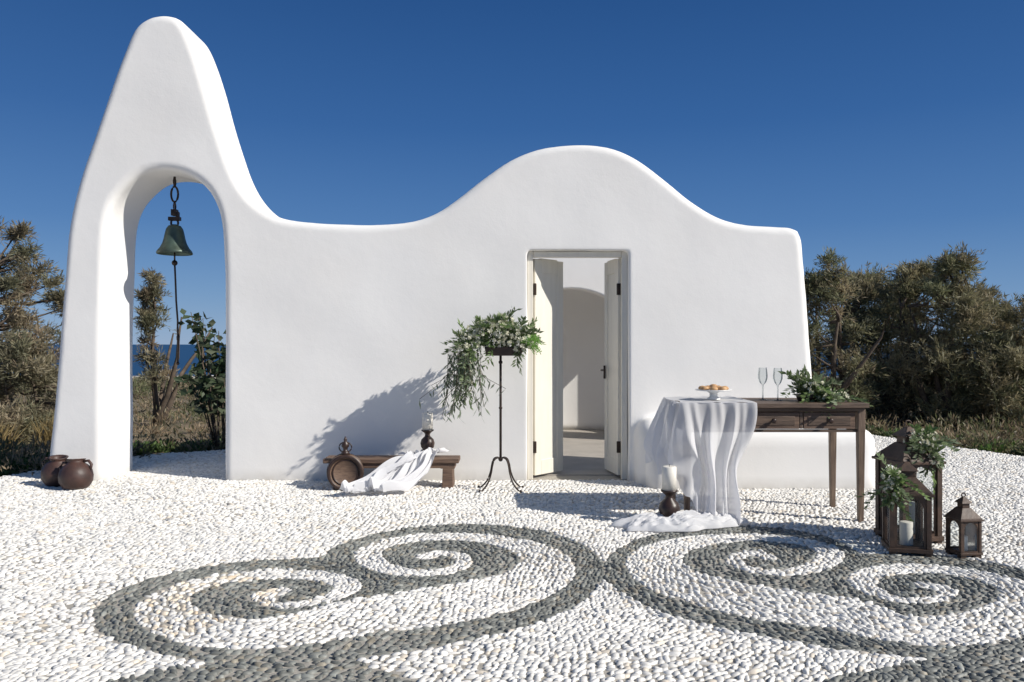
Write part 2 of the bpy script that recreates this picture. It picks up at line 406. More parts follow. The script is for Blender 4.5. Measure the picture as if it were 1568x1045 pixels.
A,B=np.meshgrid(np.arange(-14,14,sx),np.arange(-14,14,sy)); B0=np.round(B/sy).astype(int)
A=A+(B0%2)*sx/2
A=A.ravel()+rng.normal(0,sx*.16,A.size); B=B.ravel()+rng.normal(0,sy*.16,B.size)
rot=math.radians(32)
def full(a,b):
    x,y=warp(a,b); return x*math.cos(rot)-y*math.sin(rot), x*math.sin(rot)+y*math.cos(rot)+5
X,Y=full(A,B); X2,Y2=full(A+.01,B)
th0=np.arctan2(Y2-Y,X2-X)
k=(Y>2.0)&(Y<12.6)&(np.abs(X)<.75*Y+1.3)&in_poly(X,Y,plaza)
k&=~((X>-2.6)&(X<2.7)&(Y>WY+.15))
k&=~((Y>WY+.02)&(Y<WY+.6)&(((X>-2.7)&(X<2.8))))
k&=~((X>1.3)&(X<3.15)&(Y>7.1)&(Y<7.7))
X,Y,th0=X[k],Y[k],th0[k]; n=len(X); print('pebbles',n)
sf,tan,gx,gy=stroke_field(X,Y)
def poly_dist(X,Y,poly):
    best=np.full(len(X),1e9); bx=np.zeros(len(X)); by=np.zeros(len(X)); bt=np.zeros(len(X)); m=len(poly)
    for i in range(m):
        x0,y0=poly[i]; x1,y1=poly[(i+1)%m]; ex,ey=x1-x0,y1-y0; L2=ex*ex+ey*ey+1e-12
        t=np.clip(((X-x0)*ex+(Y-y0)*ey)/L2,0,1); dx=X-(x0+t*ex); dy=Y-(y0+t*ey); d_=np.hypot(dx,dy)
        q=d_<best; best[q]=d_[q]; bx[q]=dx[q]; by[q]=dy[q]; bt[q]=math.atan2(ey,ex)
    return best,bx,by,bt
dk=np.zeros(n,bool)
for p in darks: dk|=in_poly(X,Y,p)
inmot=dk.copy(); dk&=sf>0
th=np.where(inmot&(sf<.4),tan,th0); MG=.011
for p in darks[:2]:
    bd,bx_,by_,bt=poly_dist(X,Y,p)
    q=(bd<.05); th=np.where(q,bt,th)
    q=(bd<MG)&(bd>1e-5)&(Y>3.2); s_=(MG-bd)/np.maximum(bd,1e-5)
    X=np.where(q,X+bx_*s_,X); Y=np.where(q,Y+by_*s_,Y)
q=inmot&(np.abs(sf)<MG); s_=np.where(sf>0,MG-sf,-(MG+sf))
X=np.where(q,X+gx*s_,X); Y=np.where(q,Y+gy*s_,Y)
th=th+rng.normal(0,.38,n)
la=.0222*rng.lognormal(0,.22,n); lb=.0124*rng.lognormal(0,.20,n); hh=.0100*rng.lognormal(0,.25,n)
NS=8
ang=2*np.pi*np.arange(NS)/NS
TX=rng.normal(0,.13,(n,1)); TY=rng.normal(0,.13,(n,1))
def ring(sc,z):
    jr=rng.normal(1,.08,(n,NS))*sc
    lx=la[:,None]*np.cos(ang)*jr; ly=lb[:,None]*np.sin(ang)*jr
    c,s=np.cos(th)[:,None],np.sin(th)[:,None]
    zz=z*hh[:,None]+(lx*TX+ly*TY)*(1 if z>0 else 0)
    return np.stack([X[:,None]+lx*c-ly*s,Y[:,None]+lx*s+ly*c,zz],axis=2)
V=np.empty((n,17,3)); V[:,0:8]=ring(1.0,-.3); V[:,8:16]=ring(.80,.70)
V[:,16,0]=X; V[:,16,1]=Y; V[:,16,2]=hh
quad=np.array([[i,(i+1)%8,8+(i+1)%8,8+i] for i in range(8)]).ravel(); tri=np.array([[8+i,8+(i+1)%8,16] for i in range(8)]).ravel()
tmpl=np.concatenate([quad,tri]); ls=np.concatenate([np.arange(8)*4,32+np.arange(8)*3])
loops=(np.arange(n)[:,None]*17+tmpl).ravel(); starts=(np.arange(n)[:,None]*56+ls).ravel()
C=np.empty((n,3)); v=rng.normal(.755,.075,n).clip(.45,.87); C[:]=v[:,None]*np.array([1,.975,.925])
wm=rng.random(n)<.07; C[wm]*=np.array([.9,.83,.74])
# warmer stones gathered along the outer rim of the left scroll, as laid
rim=(~dk)&inmot&(np.hypot(X+1.70,Y-3.95)<.5)&(rng.random(n)<.35); C[rim]*=np.array([.95,.85,.72])
dv=rng.lognormal(math.log(.185),.27,n).clip(.09,.36)
C[dk]=(dv[:,None]*np.array([.97,1.0,.92]))[dk]
brn=dk&(rng.random(n)<.10); C[brn]*=np.array([1.25,1.1,.95])
np_mesh('pebble_mosaic',V.reshape(-1,3),loops,starts,np.repeat(C,17,axis=0),[M_PEB],None,True)

# ------------------------------------------------------------------ terrain, sea
def zt(x,y):
    ys=[-1e4,9,12,20,30,50,200,1330,1600,1e5]; zs=[-.05,-.05,-.09,-.14,-.42,-1.5,-9,-59,-85,-200]
    return np.interp(y,ys,zs)
xs=np.sinh(np.linspace(-7.2,7.2,150))*3.5; ysr=np.concatenate([np.linspace(-60,6,12),np.linspace(7,60,110),np.geomspace(62,1600,60)])
vs=[];fs=[]
for j,y in enumerate(ysr):
    for i,x in enumerate(xs):
        z=float(zt(x,y)); 
        inside=(-10<x<10.5 and y<13)
        if not inside: z+=.12*mnoise.noise(Vector((x*.35,y*.35,0)))*min(1,max(0,(y-11)/8) if abs(x)<12 else 1)+ (y>80)*1.5*mnoise.noise(Vector((x*.01,y*.01,5)))
        vs.append((float(x),float(y),z))
nx=len(xs)
for j in range(len(ysr)-1):
    for i in range(nx-1): fs.append((j*nx+i,j*nx+i+1,(j+1)*nx+i+1,(j+1)*nx+i))
me=bpy.data.meshes.new('ground_terrain'); me.from_pydata(vs,[],fs)
M_T=simple('dry_scrub_earth',(.24,.18,.12),(.10,.09,.05),.95,1.3,.5,detail=12)
me.materials.append(M_T); me.polygons.foreach_set('use_smooth',[True]*len(fs)); link(bpy.data.objects.new('ground_terrain',me))
me=bpy.data.meshes.new('sea'); S=90000
me.from_pydata([(-S,-S,-62),(S,-S,-62),(S,S,-62),(-S,S,-62)],[],[(0,1,2,3)])
M_SEA,nt,b=new_mat('sea_water'); b.inputs['Base Color'].default_value=(.010,.055,.135,1); b.inputs['Roughness'].default_value=.45; b.inputs['Specular IOR Level'].default_value=.25
nz=N(nt,'ShaderNodeTexNoise'); nz.inputs['Scale'].default_value=.02; g=N(nt,'ShaderNodeNewGeometry'); nt.links.new(g.outputs['Position'],nz.inputs['Vector'])
bp=N(nt,'ShaderNodeBump'); bp.inputs['Strength'].default_value=.3; nt.links.new(nz.outputs['Fac'],bp.inputs['Height']); nt.links.new(bp.outputs[0],b.inputs['Normal'])
me.materials.append(M_SEA); link(bpy.data.objects.new('sea',me))
m=MB(); random.seed(4)
for i in range(420):
    y=random.uniform(1150,1330); x=random.uniform(-1000,1000)
    s=random.uniform(5,13); m.box((x,y,float(zt(x,y))+2.5),(s,s*random.uniform(.7,1.2),random.uniform(5,9)),rz=random.uniform(-.3,.3))
m.build('distant_village',[simple('whitewash',(.75,.73,.7),(.6,.56,.5),.9,.02)])

# ------------------------------------------------------------------ vegetation
def tree(name,px,topy,d,width,ncl,nleaf,seed,c1=(.165,.175,.095),c2=(.31,.25,.16),low=.2,L=.11,w=.0145,rc=(.22,.4)):
    rg=np.random.default_rng(seed); rd=random.Random(seed)
    x=(px-CX)*d/F; ztop=H+(CY-topy)*d/F; zb=float(zt(x,d))
    h=ztop-zb; e=empty(name)
    m=MB(); cl=[]
    for i in range(ncl):
        t=rd.uniform(low,1)**.9; 
        prof=math.sin(min(1,max(.12,(1.0-t)*1.25+.10))*math.pi/2)*(.65+.35*min(1,t/.4))
        a=rd.uniform(0,2*math.pi); r=width*.5*prof*math.sqrt(rd.uniform(.08,1))
        rr=rd.uniform(*rc)*(.55+.5*(1-t)+.1)
        cl.append((Vector((x+r*math.cos(a),d+r*math.sin(a),zb+h*t-rr*.7)),rr))
    stems=[]
    for s in range(4):
        a=rd.uniform(0,6.28); p=Vector((x+.1*math.cos(a),d+.1*math.sin(a),zb-.1)); pl=[p.copy()]
        dr=Vector((math.cos(a)*.35,math.sin(a)*.35,1)).normalized()
        for q in range(6):
            dr=(dr+Vector((rd.uniform(-.3,.3),rd.uniform(-.3,.3),rd.uniform(0,.2)))).normalized(); p=p+dr*h*.13; pl.append(p.copy())
        m.tube(pl,[.07*h/3*(1-.13*q) for q in range(7)],6); stems+=pl
    for c,rr in cl:
        s=min(stems,key=lambda q:(q-c).length+ (2 if q.z>c.z else 0))
        mid=(s+c)/2+Vector((rd.uniform(-.1,.1),rd.uniform(-.1,.1),-.08))
        m.tube([s,mid,c,c+Vector((0,0,rr*.7))],[.028,.018,.009,.003],5)
    m.build('trunk_and_limbs',[M_BARK],e)
    per=int(nleaf*.75)//ncl; P=[];D=[];C=[]
    for c,rr in cl:
        nt_=max(6,per//16); tw0=np.array(c)+rg.normal(0,rr*.28,(nt_,3))
        td=nrm(rg.normal(0,1,(nt_,3))*np.array([1,1,.7])+np.array([0,0,.75])); tl=rr*rg.uniform(.5,1.45,(nt_,1))
        tt=rg.random((nt_,16,1))
        pp=tw0[:,None,:]+td[:,None,:]*tl[:,None,:]*tt - np.array([0,0,1])*(tt**2)*rr*.25
        dd=td[:,None,:]+rg.normal(0,.55,(nt_,16,3))
        mix=np.clip(rg.beta(1.3,2.0)+rg.normal(0,.12,(nt_,1,1)),0,1)
        cc=(np.array(c1)*(1-mix)+np.array(c2)*mix)*rg.uniform(.8,1.45)*rg.uniform(.75,1.25,(nt_,16,1))
        P.append(pp.reshape(-1,3)+rg.normal(0,.02,(nt_*16,3))); D.append(dd.reshape(-1,3)); C.append(np.broadcast_to(cc,(nt_,16,3)).reshape(-1,3))
    P=np.vstack(P);D=np.vstack(D);C=np.vstack(C)
    leaves_obj('foliage',P,D,L*rg.uniform(.6,1.3,len(P)),w*rg.uniform(.7,1.5,len(P)),C,rg,None,e)
TN='tamarisk_tree'
for a in [(1264,388,13.5,1.5,44,30000,1),(1316,418,14.5,1.4,36,24000,2),(1352,414,15.5,1.5,36,22000,3),(1400,400,14.2,1.8,46,34000,4),(1458,391,13.2,1.9,56,38000,5),
          (1514,436,13.8,1.6,42,28000,6),(1572,452,12.6,1.8,46,28000,7),(1640,400,13.5,2.4,50,20000,8),(1760,380,14,2.8,50,14000,9)]:
    tree(TN,*a[:3],a[3],a[4],a[5],a[6],low=.12)
# left
lc=dict(c1=(.18,.18,.11),c2=(.32,.25,.17))
tree(TN,8,328,12.5,2.3,36,19000,20,low=.42,rc=(.15,.28),**lc)
tree(TN,45,500,11.5,1.8,40,24000,21,low=.1,**lc)
tree(TN,-120,340,12.5,2.6,50,16000,22,low=.15,**lc)
tree(TN,232,415,13.5,.62,20,8000,23,low=.3,rc=(.11,.21),**lc)

def shrub(name,x,y,z0,h,r,n,L,w,cols,seed):
    rg=np.random.default_rng(seed); rd=random.Random(seed); e=empty(name); m=MB(); P=[];D=[]
    for s in range(20):
        a=rd.uniform(0,6.28); rr=r*math.sqrt(rd.random()); tip=Vector((x+rr*math.cos(a),y+rr*math.sin(a),z0+h*rd.uniform(.5,1)))
        b0=Vector((x+.05*math.cos(a),y+.05*math.sin(a),z0)); mid=(b0+tip)/2+Vector((rd.uniform(-.1,.1),0,.1))
        m.tube([b0,mid,tip],[.014,.009,.004],5)
        for q in range(n//20):
            t=rd.uniform(.42,1.02); p=b0.lerp(mid,t*2) if t<.5 else mid.lerp(tip,t*2-1)
            P.append(p+Vector((rd.gauss(0,.06),rd.gauss(0,.06),rd.gauss(0,.05)))); D.append((rd.gauss(0,1),rd.gauss(0,1),rd.gauss(-.1,.6)))
    m.build('stems',[M_BARK],e); P=np.array([tuple(p) for p in P]); D=np.array(D)
    C=np.array(cols)[rg.integers(0,len(cols),len(P))]*rg.uniform(.7,1.3,(len(P),1))
    leaves_obj('leaves',P,D,L*rg.uniform(.7,1.3,len(P)),w*rg.uniform(.7,1.3,len(P)),C,rg,None,e,.12)
shrub('fig_shrub',-3.62,9.9,-.06,1.75,.40,460,.12,.085,[(.05,.085,.04),(.07,.10,.05),(.10,.12,.07)],31)
def scrub(name,n,reg,cols,seed,L=.09,w=.02,per=90,hr=(.12,.4)):
    rg=np.random.default_rng(seed); P=[];D=[];C=[];LS=[]
    for i in range(n):
        x,y=reg(rg); 
        if bool(in_poly(np.array([x]),np.array([y]),plaza)[0]): continue
        z=float(zt(x,y)); r=rg.uniform(*hr)*(1+max(0,y-12)/25); sc=1+max(0,y-14)/18
        dv=nrm(rg.normal(size=(per,3))); dv[:,2]=np.abs(dv[:,2])
        P.append(np.array([x,y,z])+dv*r*np.array([1.3,1.3,.9])*rg.uniform(.4,1,(per,1))); D.append(dv+rg.normal(0,.5,(per,3))+np.array([0,0,.4]))
        c=np.array(cols[rg.integers(len(cols))])*rg.uniform(.7,1.3); C.append(c*rg.uniform(.7,1.3,(per,1)))
        LS.append(np.full(per,sc))
    P=np.vstack(P);D=np.vstack(D);C=np.vstack(C);s=np.concatenate(LS)
    leaves_obj(name,P,D,L*s*rg.uniform(.6,1.3,len(P)),w*s,C,rg)
olive=[(.13,.14,.065),(.18,.16,.09),(.25,.19,.12),(.16,.17,.08),(.29,.22,.14)]
def regL(rg):
    y=8.0+rg.random()**1.8*40; return rg.uniform(-.72*y-2,-.30*y),y
def regR(rg):
    y=8.5+rg.random()**1.8*32; return rg.uniform(.36*y,.74*y+2),y
scrub('dry_scrub',520,regL,olive,41)
scrub('dry_scrub',480,regR,olive,42)
scrub('dry_scrub',200,lambda rg:(rg.uniform(-5,6),12.6+rg.random()*20),olive,43)
grn=[(.08,.14,.035),(.11,.17,.05),(.06,.10,.035)]
def edgeL(rg):
    t=rg.random(); pl=[(-8,7.1),(-5.6,7.45),(-5.0,7.8),(-4.7,8.6),(-4.25,9.4),(-2.5,10.3)]
    i=int(t*5); f=t*5-i; a,b=pl[i],pl[i+1]; return a[0]+(b[0]-a[0])*f-rg.random()*.35,a[1]+(b[1]-a[1])*f+rg.random()*.7+.1
def edgeR(rg):
    t=rg.random(); pl=[(3.6,12.5),(4.4,12.5),(5.15,11.2),(5.9,9.1),(6.8,7.5),(8.3,5.1)]
    i=int(t*5); f=t*5-i; a,b=pl[i],pl[i+1]; return a[0]+(b[0]-a[0])*f+.1+rg.random()*.7,a[1]+(b[1]-a[1])*f+.1+rg.random()*.6
scrub('ground_cover_plants',260,edgeL,grn,44,.05,.03,110,(.06,.16))
scrub('ground_cover_plants',260,edgeR,grn+olive[:2],45,.05,.03,110,(.06,.16))
rg=np.random.default_rng(50); P=[];D=[]
for x,y in [(-7.2,9.6),(-6.8,9.9),(-6.4,9.7),(-7.6,10.1),(-5.9,10.4),(-8.1,9.8)]:
    q=500; P.append(np.array([x,y,-.06])+rg.normal(0,.10,(q,3))*np.array([1,1,0])); D.append(rg.normal(0,.35,(q,3))+np.array([0,0,1]))
P=np.vstack(P);D=np.vstack(D)
leaves_obj('dry_grass_tufts',P,D,rg.uniform(.25,.5,len(P)),.012,np.array([.36,.27,.12])*rg.uniform(.6,1.2,(len(P),1)),rg)

# ------------------------------------------------------------------ bell
bell=empty('church_bell'); bx,by=-3.29,WY+.33
m=MB()
m.tube([(bx,by,3.01),(bx,by,2.84)],.012,6)
def ringpts(c,rx,rz,pl=0,k=16):
    return [(c[0]+rx*math.cos(2*math.pi*i/k)*(1-pl),c[1]+rx*math.cos(2*math.pi*i/k)*pl,c[2]+rz*math.sin(2*math.pi*i/k)) for i in range(k+1)]
m.tube(ringpts((bx,by,2.86),.022,.045,1),.008,6)
m.tube(ringpts((bx,by,2.74),.034,.075,0),.010,6)
m.tube(ringpts((bx,by,2.62),.022,.04,1),.008,6)
m.box((bx,by,2.56),(.05,.06,.06)); m.box((bx,by,2.50),(.11,.05,.035),0); m.box((bx+.03,by,2.54),(.03,.05,.05),.2)
m.tube(ringpts((bx,by,2.46),.035,.035,0),.010,6)
m.tube([(bx,by,2.2),(bx,by,2.08)],.008,6); m.ball((bx,by,2.07),.028)
rp=[(bx,by,2.07),(bx+.008,by,1.9),(bx+.015,by,1.7),(bx+.03,by,1.5),(bx+.028,by,1.42),(bx+.035,by,1.3),(bx+.03,by,1.10)]
m.tube(rp,[.009]*7,6); m.lathe((bx+.034,by,1.30),[(.008,0),(.016,.02),(.018,.05),(.008,.08)],8)
m.ball((bx+.03,by,1.09),.016)
m.build('yoke_and_rope',[M_IRON],bell)
m=MB()
pr=[(.162,2.155),(.168,2.165),(.160,2.185),(.135,2.215),(.112,2.26),(.098,2.31),(.088,2.36),(.078,2.40),(.058,2.43),(.02,2.445),(.001,2.446)]
inn=[(.001,2.42),(.07,2.39),(.085,2.30),(.12,2.22),(.15,2.16)]
m.lathe((bx,by,0),inn,28,caps=False)
m.lathe((bx,by,0),[(.15,2.16)]+pr,28,caps=False)
m.build('bell_body',[M_BELL],bell)

# ------------------------------------------------------------------ clay pots
def pot(x,y,r,tilt,seed):
    e=empty('clay_pot'); m=MB(); R=Matrix.Rotation(tilt,3,'X')@Matrix.Rotation(tilt*.6,3,'Y')
    pr=[(r*.45,0),(r*.75,r*.15),(r*.96,r*.5),(r,r*.85),(r*.93,r*1.2),(r*.72,r*1.5),(r*.5,r*1.66),(r*.45,r*1.74),(r*.56,r*1.86),(r*.58,r*1.9),(r*.46,r*1.9),(r*.38,r*1.74),(r*.3,r*1.5),(.002,r*1.45)]
    m.lathe((x,y,0.0),pr,28,R=R)
    for s in (-1,1):
        pts=[R@Vector((s*r*k,0,r*z)) for k,z in ((.5,1.72),(.8,1.75),(.98,1.5),(.9,1.15))]
        m.tube([(p.x+x,p.y+y,p.z) for p in pts],r*.09,6)
    m.build('body',[M_CLAY],e)
pot(-4.10,7.20,.14,.12,1); pot(-3.83,7.00,.14,-.14,2)

# ------------------------------------------------------------------ low wooden bench with things
bn=empty('wooden_bench'); m=MB()
m.box((-1.07,7.15,.245),(1.20,.24,.04)); m.box((-1.07,7.06,.205),(1.02,.025,.05))
for x in (-1.53,-.57):
    m.box((x,7.15,.115),(.085,.19,.22),0,0,1.18); m.box((x,7.15,.20),(.13,.2,.05))
m.build('seat_and_legs',[M_BENCH],bn,.006)
def candlestick(name,x,y,z,r,h,cr,ch):
    e=empty(name); m=MB()
    pr=[(r*.75,0),(r*.8,h*.06),(r*.55,h*.14),(r*.5,h*.2),(r*.9,h*.36),(r,h*.5),(r*.85,h*.64),(r*.4,h*.76),(r*.33,h*.84),(r*.6,h*.92),(cr*1.15,h*.96),(cr*1.2,h)]
    m.lathe((x,y,z),pr,24,0)
    m.lathe((x,y,z+h),[(cr,0),(cr,ch*.97),(cr*.9,ch),(cr*.5,ch*.985)],24,1); m.tube([(x,y,z+h+ch*.97),(x+.002,y,z+h+ch+.015)],.002,5,2)
    m.build('holder_and_candle',[M_DARK,M_WAX,M_IRON],e)
candlestick('candle_on_holder',-.76,7.17,.268,.065,.24,.048,.155)
candlestick('candle_on_holder',1.105,5.60,0,.075,.255,.05,.165)
e=empty('round_wooden_canteen'); m=MB(); R=Matrix.Rotation(math.pi/2,3,'X'); cx_,cy_,cz_=-1.46,6.98,.16
R2=Matrix.Rotation(.18,3,'Z')@R
m.lathe((cx_,cy_,cz_),[(.001,-.045),(.125,-.045),(.13,-.06),(.152,-.06),(.156,0),(.152,.06),(.13,.06),(.125,.045),(.001,.045)],40,0,R=R2,caps=False)
m.lathe((cx_,cy_,cz_),[(.157,-.035),(.161,-.033),(.161,-.012),(.157,-.010)],40,1,R=R2,caps=False)
m.lathe((cx_,cy_,cz_),[(.127,.0605),(.131,.066),(.15,.066),(.156,.0605)],40,1,R=R2,caps=False)
m.lathe((cx_,cy_,cz_),[(.1,.045),(.104,.05),(.112,.05),(.116,.045)],40,1,R=R2,caps=False)
m.lathe((cx_,cy_,cz_+.15),[(.045,0),(.03,.03),(.018,.04),(.022,.06),(.035,.075),(.03,.1),(.012,.12),(.016,.13),(.004,.16)],16,1)
m.tube(ringpts((cx_,cy_,cz_+.215),.055,.045,0),.006,6,1)
m.box((cx_-.07,cy_,.02),(.05,.1,.04),0,1); m.box((cx_+.07,cy_,.02),(.05,.1,.04),0,1)
m.build('body',[M_BENCH,M_DARK],e)
def sstep(a,b,x):
    t=min(1,max(0,(x-a)/(b-a))); return t*t*(3-2*t)
A0,A1=Vector((-.98,7.15,.275)),Vector((-.60,7.22,.30)); B0_,B1_=Vector((-1.50,6.62,.02)),Vector((-1.02,6.66,.02))
def benchcloth(u,v):
    a=A0.lerp(A1,u); b=B0_.lerp(B1_,u)
    if v<.3: p=a+Vector((0,-.17*v/.3,0.0)) 
    else:
        t=(v-.3)/.7; s=a+Vector((0,-.17,0)); p=s.lerp(b,t); p.z=s.z+(b.z-s.z)*sstep(-.1,.8,t)
    f=.026*math.sin(u*24+v*5+1.5*math.sin(v*4))+.018*math.sin(u*47-v*6)+.03*mnoise.noise(Vector((u*5,v*4,1)))
    f*=(.5+.8*v)
    ex=.05*math.sin(v*9+2)*(u-.5)*2
    return (p.x+ex+.02*math.sin(v*13+u*9),p.y-abs(f)*.4-.03*math.sin(u*8),max(.016,p.z+abs(f)*1.6+.01)+.02*math.exp(-((v-.97)/.06)**2)*(1+math.sin(u*30)))
grid_surf('draped_white_cloth',benchcloth,110,80,M_CLOTH2)

# ------------------------------------------------------------------ flower helper
GRN=((.13,.20,.07),(.19,.27,.10),(.10,.14,.06),(.24,.30,.16),(.17,.21,.12))
def bouquet(parent,blobs,seed,leaf=(.055,.022),nfl=30,greens=GRN,fr=.02,sprays=0):
    rg=np.random.default_rng(seed); P=[];D=[];C=[];FP=[];FD=[]
    for (c,r,nl,bias) in blobs:
        c=np.array(c); r=np.array(r); dv=nrm(rg.normal(size=(nl,3)))
        P.append(c+dv*r*rg.uniform(.25,.95,(nl,1))); D.append(dv+rg.normal(0,.4,(nl,3))+np.array(bias))
        C.append(np.array(greens)[rg.integers(0,len(greens),nl)]*rg.uniform(.7,1.3,(nl,1)))
        k=max(1,int(nfl*nl/sum(b[2] for b in blobs))); dv=nrm(rg.normal(size=(k,3))+np.array([0,-.8,.5]))
        FP.append(c+dv*r*rg.uniform(.98,1.2,(k,1))); FD.append(dv)
        ns=int(sprays*nl/sum(b[2] for b in blobs))
        for s in range(ns):
            dv=nrm((rg.normal(size=(1,3))+np.array(bias)*.8+np.array([0,-.3,.2])))[0]; le=rg.uniform(.07,.16)
            g_=np.array(greens)[rg.integers(0,len(greens))]*rg.uniform(.9,1.4)
            for t in np.linspace(0,1,9):
                for q in (-1,1):
                    P.append((c+dv*(r*.8+le*t)+np.array([0,0,-.05*t*t]))[None]); side=nrm(np.cross(dv,[.3,.2,1])[None])[0]
                    D.append((dv*.9+side*q*.8+rg.normal(0,.2,3))[None]); C.append(g_[None])
    P=np.vstack(P);D=np.vstack(D);C=np.vstack(C)
    leaves_obj('leaves',P,D,leaf[0]*rg.uniform(.6,1.4,len(P)),leaf[1]*rg.uniform(.7,1.3,len(P)),C,rg,None,parent,.1)
    FP=np.vstack(FP);FD=nrm(np.vstack(FD)); k=len(FP)
    up=nrm(np.cross(FD,rg.normal(size=(k,3)))); sd=np.cross(FD,up); PP=[];DD=[];CC=[]
    sz=rg.uniform(.6,1.3,k)
    for j in range(7):
        a=2*math.pi*j/7; rdir=up*math.cos(a)+sd*math.sin(a)
        PP.append(FP); DD.append(rdir+FD*.45); CC.append(np.tile([.84,.82,.66],(k,1))*rg.uniform(.85,1.05,(k,1)))
    PP=np.vstack(PP);DD=np.vstack(DD);CC=np.vstack(CC)
    leaves_obj('blossoms',PP,DD,fr*np.tile(sz,7),fr*.8,CC,rg,M_PETAL,parent)

st=empty('flower_stand'); m=MB(); sx_,sy_=-.10,6.98
m.tube([(sx_,sy_,.27),(sx_,sy_,1.18)],.011,8)
m.ball((sx_,sy_,.27),.02); m.ball((sx_,sy_,.72),.016); m.ball((sx_,sy_,1.12),.018)
for a in (25,155,215,325):
    a=math.radians(a); c,s=math.cos(a),math.sin(a)
    pl=[(0,.27),(.03,.285),(.065,.27),(.085,.22),(.10,.15),(.135,.07),(.19,.015),(.215,.008)]
    pl=catmull([(r,0,z) for r,z in pl],4); m.tube([(sx_+p[0]*c,sy_+p[0]*s,p[2]) for p in pl],.0075,6)
    m.ball((sx_+.215*c,sy_+.215*s,.012),.012)
m.lathe((sx_,sy_,1.18),[(.03,0),(.06,.01),(.09,.012)],20)
m.build('iron_frame',[M_IRON],st)
m=MB(); m.box((sx_+.03,sy_,1.215),(.34,.2,.075),0,0,.88); m.build('planter_tray',[M_DARK],st,.006)
bouquet(st,[((-.14,sy_,1.36),(.23,.15,.12),760,(0,-.1,.5)),((.06,sy_-.03,1.32),(.14,.14,.11),360,(.3,-.1,.3)),((-.38,sy_-.03,1.26),(.12,.12,.13),300,(-.5,-.1,-.2)),((-.10,sy_,1.46),(.12,.09,.07),130,(0,0,1)),
  ((-.40,sy_-.03,1.02),(.10,.1,.17),150,(-.4,-.05,-1.0))],7,(.055,.018),210,sprays=64,fr=.025)
rg=np.random.default_rng(77); P=[];D=[];m=MB()
for i in range(36):
    x0=-.41+rg.normal(0,.08); y0=sy_-.05+rg.normal(0,.05); le=rg.uniform(.2,.60); dx=rg.normal(-.08,.15)
    pl=[(x0+dx*t*t,y0-.04*t,1.22-le*t) for t in (0,.25,.5,.75,1)]; m.tube(pl,.002,4)
    for t in np.linspace(.05,1,14):
        P.append((x0+dx*t*t,y0-.04*t,1.22-le*t)); D.append((rg.normal(0,.6),rg.normal(0,.6),-1))
m.build('spray_stems',[M_BARK],st)
P=np.array(P);D=np.array(D)
leaves_obj('trailing_leaves',P,D,rg.uniform(.05,.10,len(P)),.016,np.array([.18,.22,.15])*rg.uniform(.6,1.5,(len(P),1)),rg,None,st,.1)
P=[];D=[]
for i in range(26):
    a=rg.uniform(-.6,.9); y0=rg.normal(0,.08); le=rg.uniform(.12,.22)
    for t in np.linspace(.1,1,16):
        px=.05+le*t*math.cos(a*.6); pz=1.30+le*t*math.sin(a)*.6+.05*t-.1*t*t
        for s in (-1,1):
            P.append((px,sy_-.07+y0,pz)); D.append((.5,s*.5-.3,s*.8*math.cos(a)))
P=np.array(P);D=np.array(D)
leaves_obj('fern_fronds',P,D,rg.uniform(.02,.04,len(P)),.010,np.array([.20,.38,.08])*rg.uniform(.7,1.3,(len(P),1)),rg,None,st,.1)

# ------------------------------------------------------------------ table
tb=empty('wooden_console_table'); TX0,TX1,TY0,TY1,TZ=1.21,2.55,5.68,6.30,.855
m=MB()
for i in range(4):
    y=TY0+(i+.5)*(TY1-TY0)/4; m.box(((TX0+TX1)/2,y,TZ-.016),(TX1-TX0,(TY1-TY0)/4-.004,.032))
m.box(((TX0+TX1)/2,TY0+.045,TZ-.045),(TX1-TX0-.05,.03,.022))
az0,az1=.645,.815; 
m.box(((TX0+TX1)/2,TY1-.06,(az0+az1)/2),(TX1-TX0-.13,.02,az1-az0))
for x in (TX0+.05,TX1-.05): m.box((x,(TY0+TY1)/2,(az0+az1)/2),(.02,TY1-TY0-.16,az1-az0))
m.box(((TX0+TX1)/2,TY0+.06,az1-.012),(TX1-TX0-.13,.02,.024)); m.box(((TX0+TX1)/2,TY0+.06,az0+.010),(TX1-TX0-.13,.02,.02))
xs3=[TX0+.07,TX0+.07+.385,TX0+.07+.80,TX1-.07]
for i in range(3):
    a,b_=xs3[i]+.012,xs3[i+1]-.012
    m.box(((a+b_)/2,TY0+.055,(az0+az1)/2-.002),(b_-a-.008,.022,.118),0,2)
    m.box(((a+b_)/2,TY0+.043,(az0+az1)/2-.002),(b_-a-.07,.006,.07),0,0)
    m.lathe(((a+b_)/2,TY0+.04,(az0+az1)/2),[(.008,0),(.008,.012),(.018,.02),(.020,.03),(.012,.038)],14,3,R=Matrix.Rotation(math.pi/2,3,'X'))
for x in xs3[1:3]: m.box((x,TY0+.06,(az0+az1)/2),(.022,.026,az1-az0-.05))
for x in (TX0+.05,TX1-.04):
    for y in (TY0+.06,TY1-.06):
        m.box((x,y,.735),(.052,.052,.17),0,1); m.box((x,y,.33),(.05,.05,.66),0,1,.72)
m.build('table_body',[M_WOOD,M_WOODV,M_BENCH,M_DARK],tb,.003)

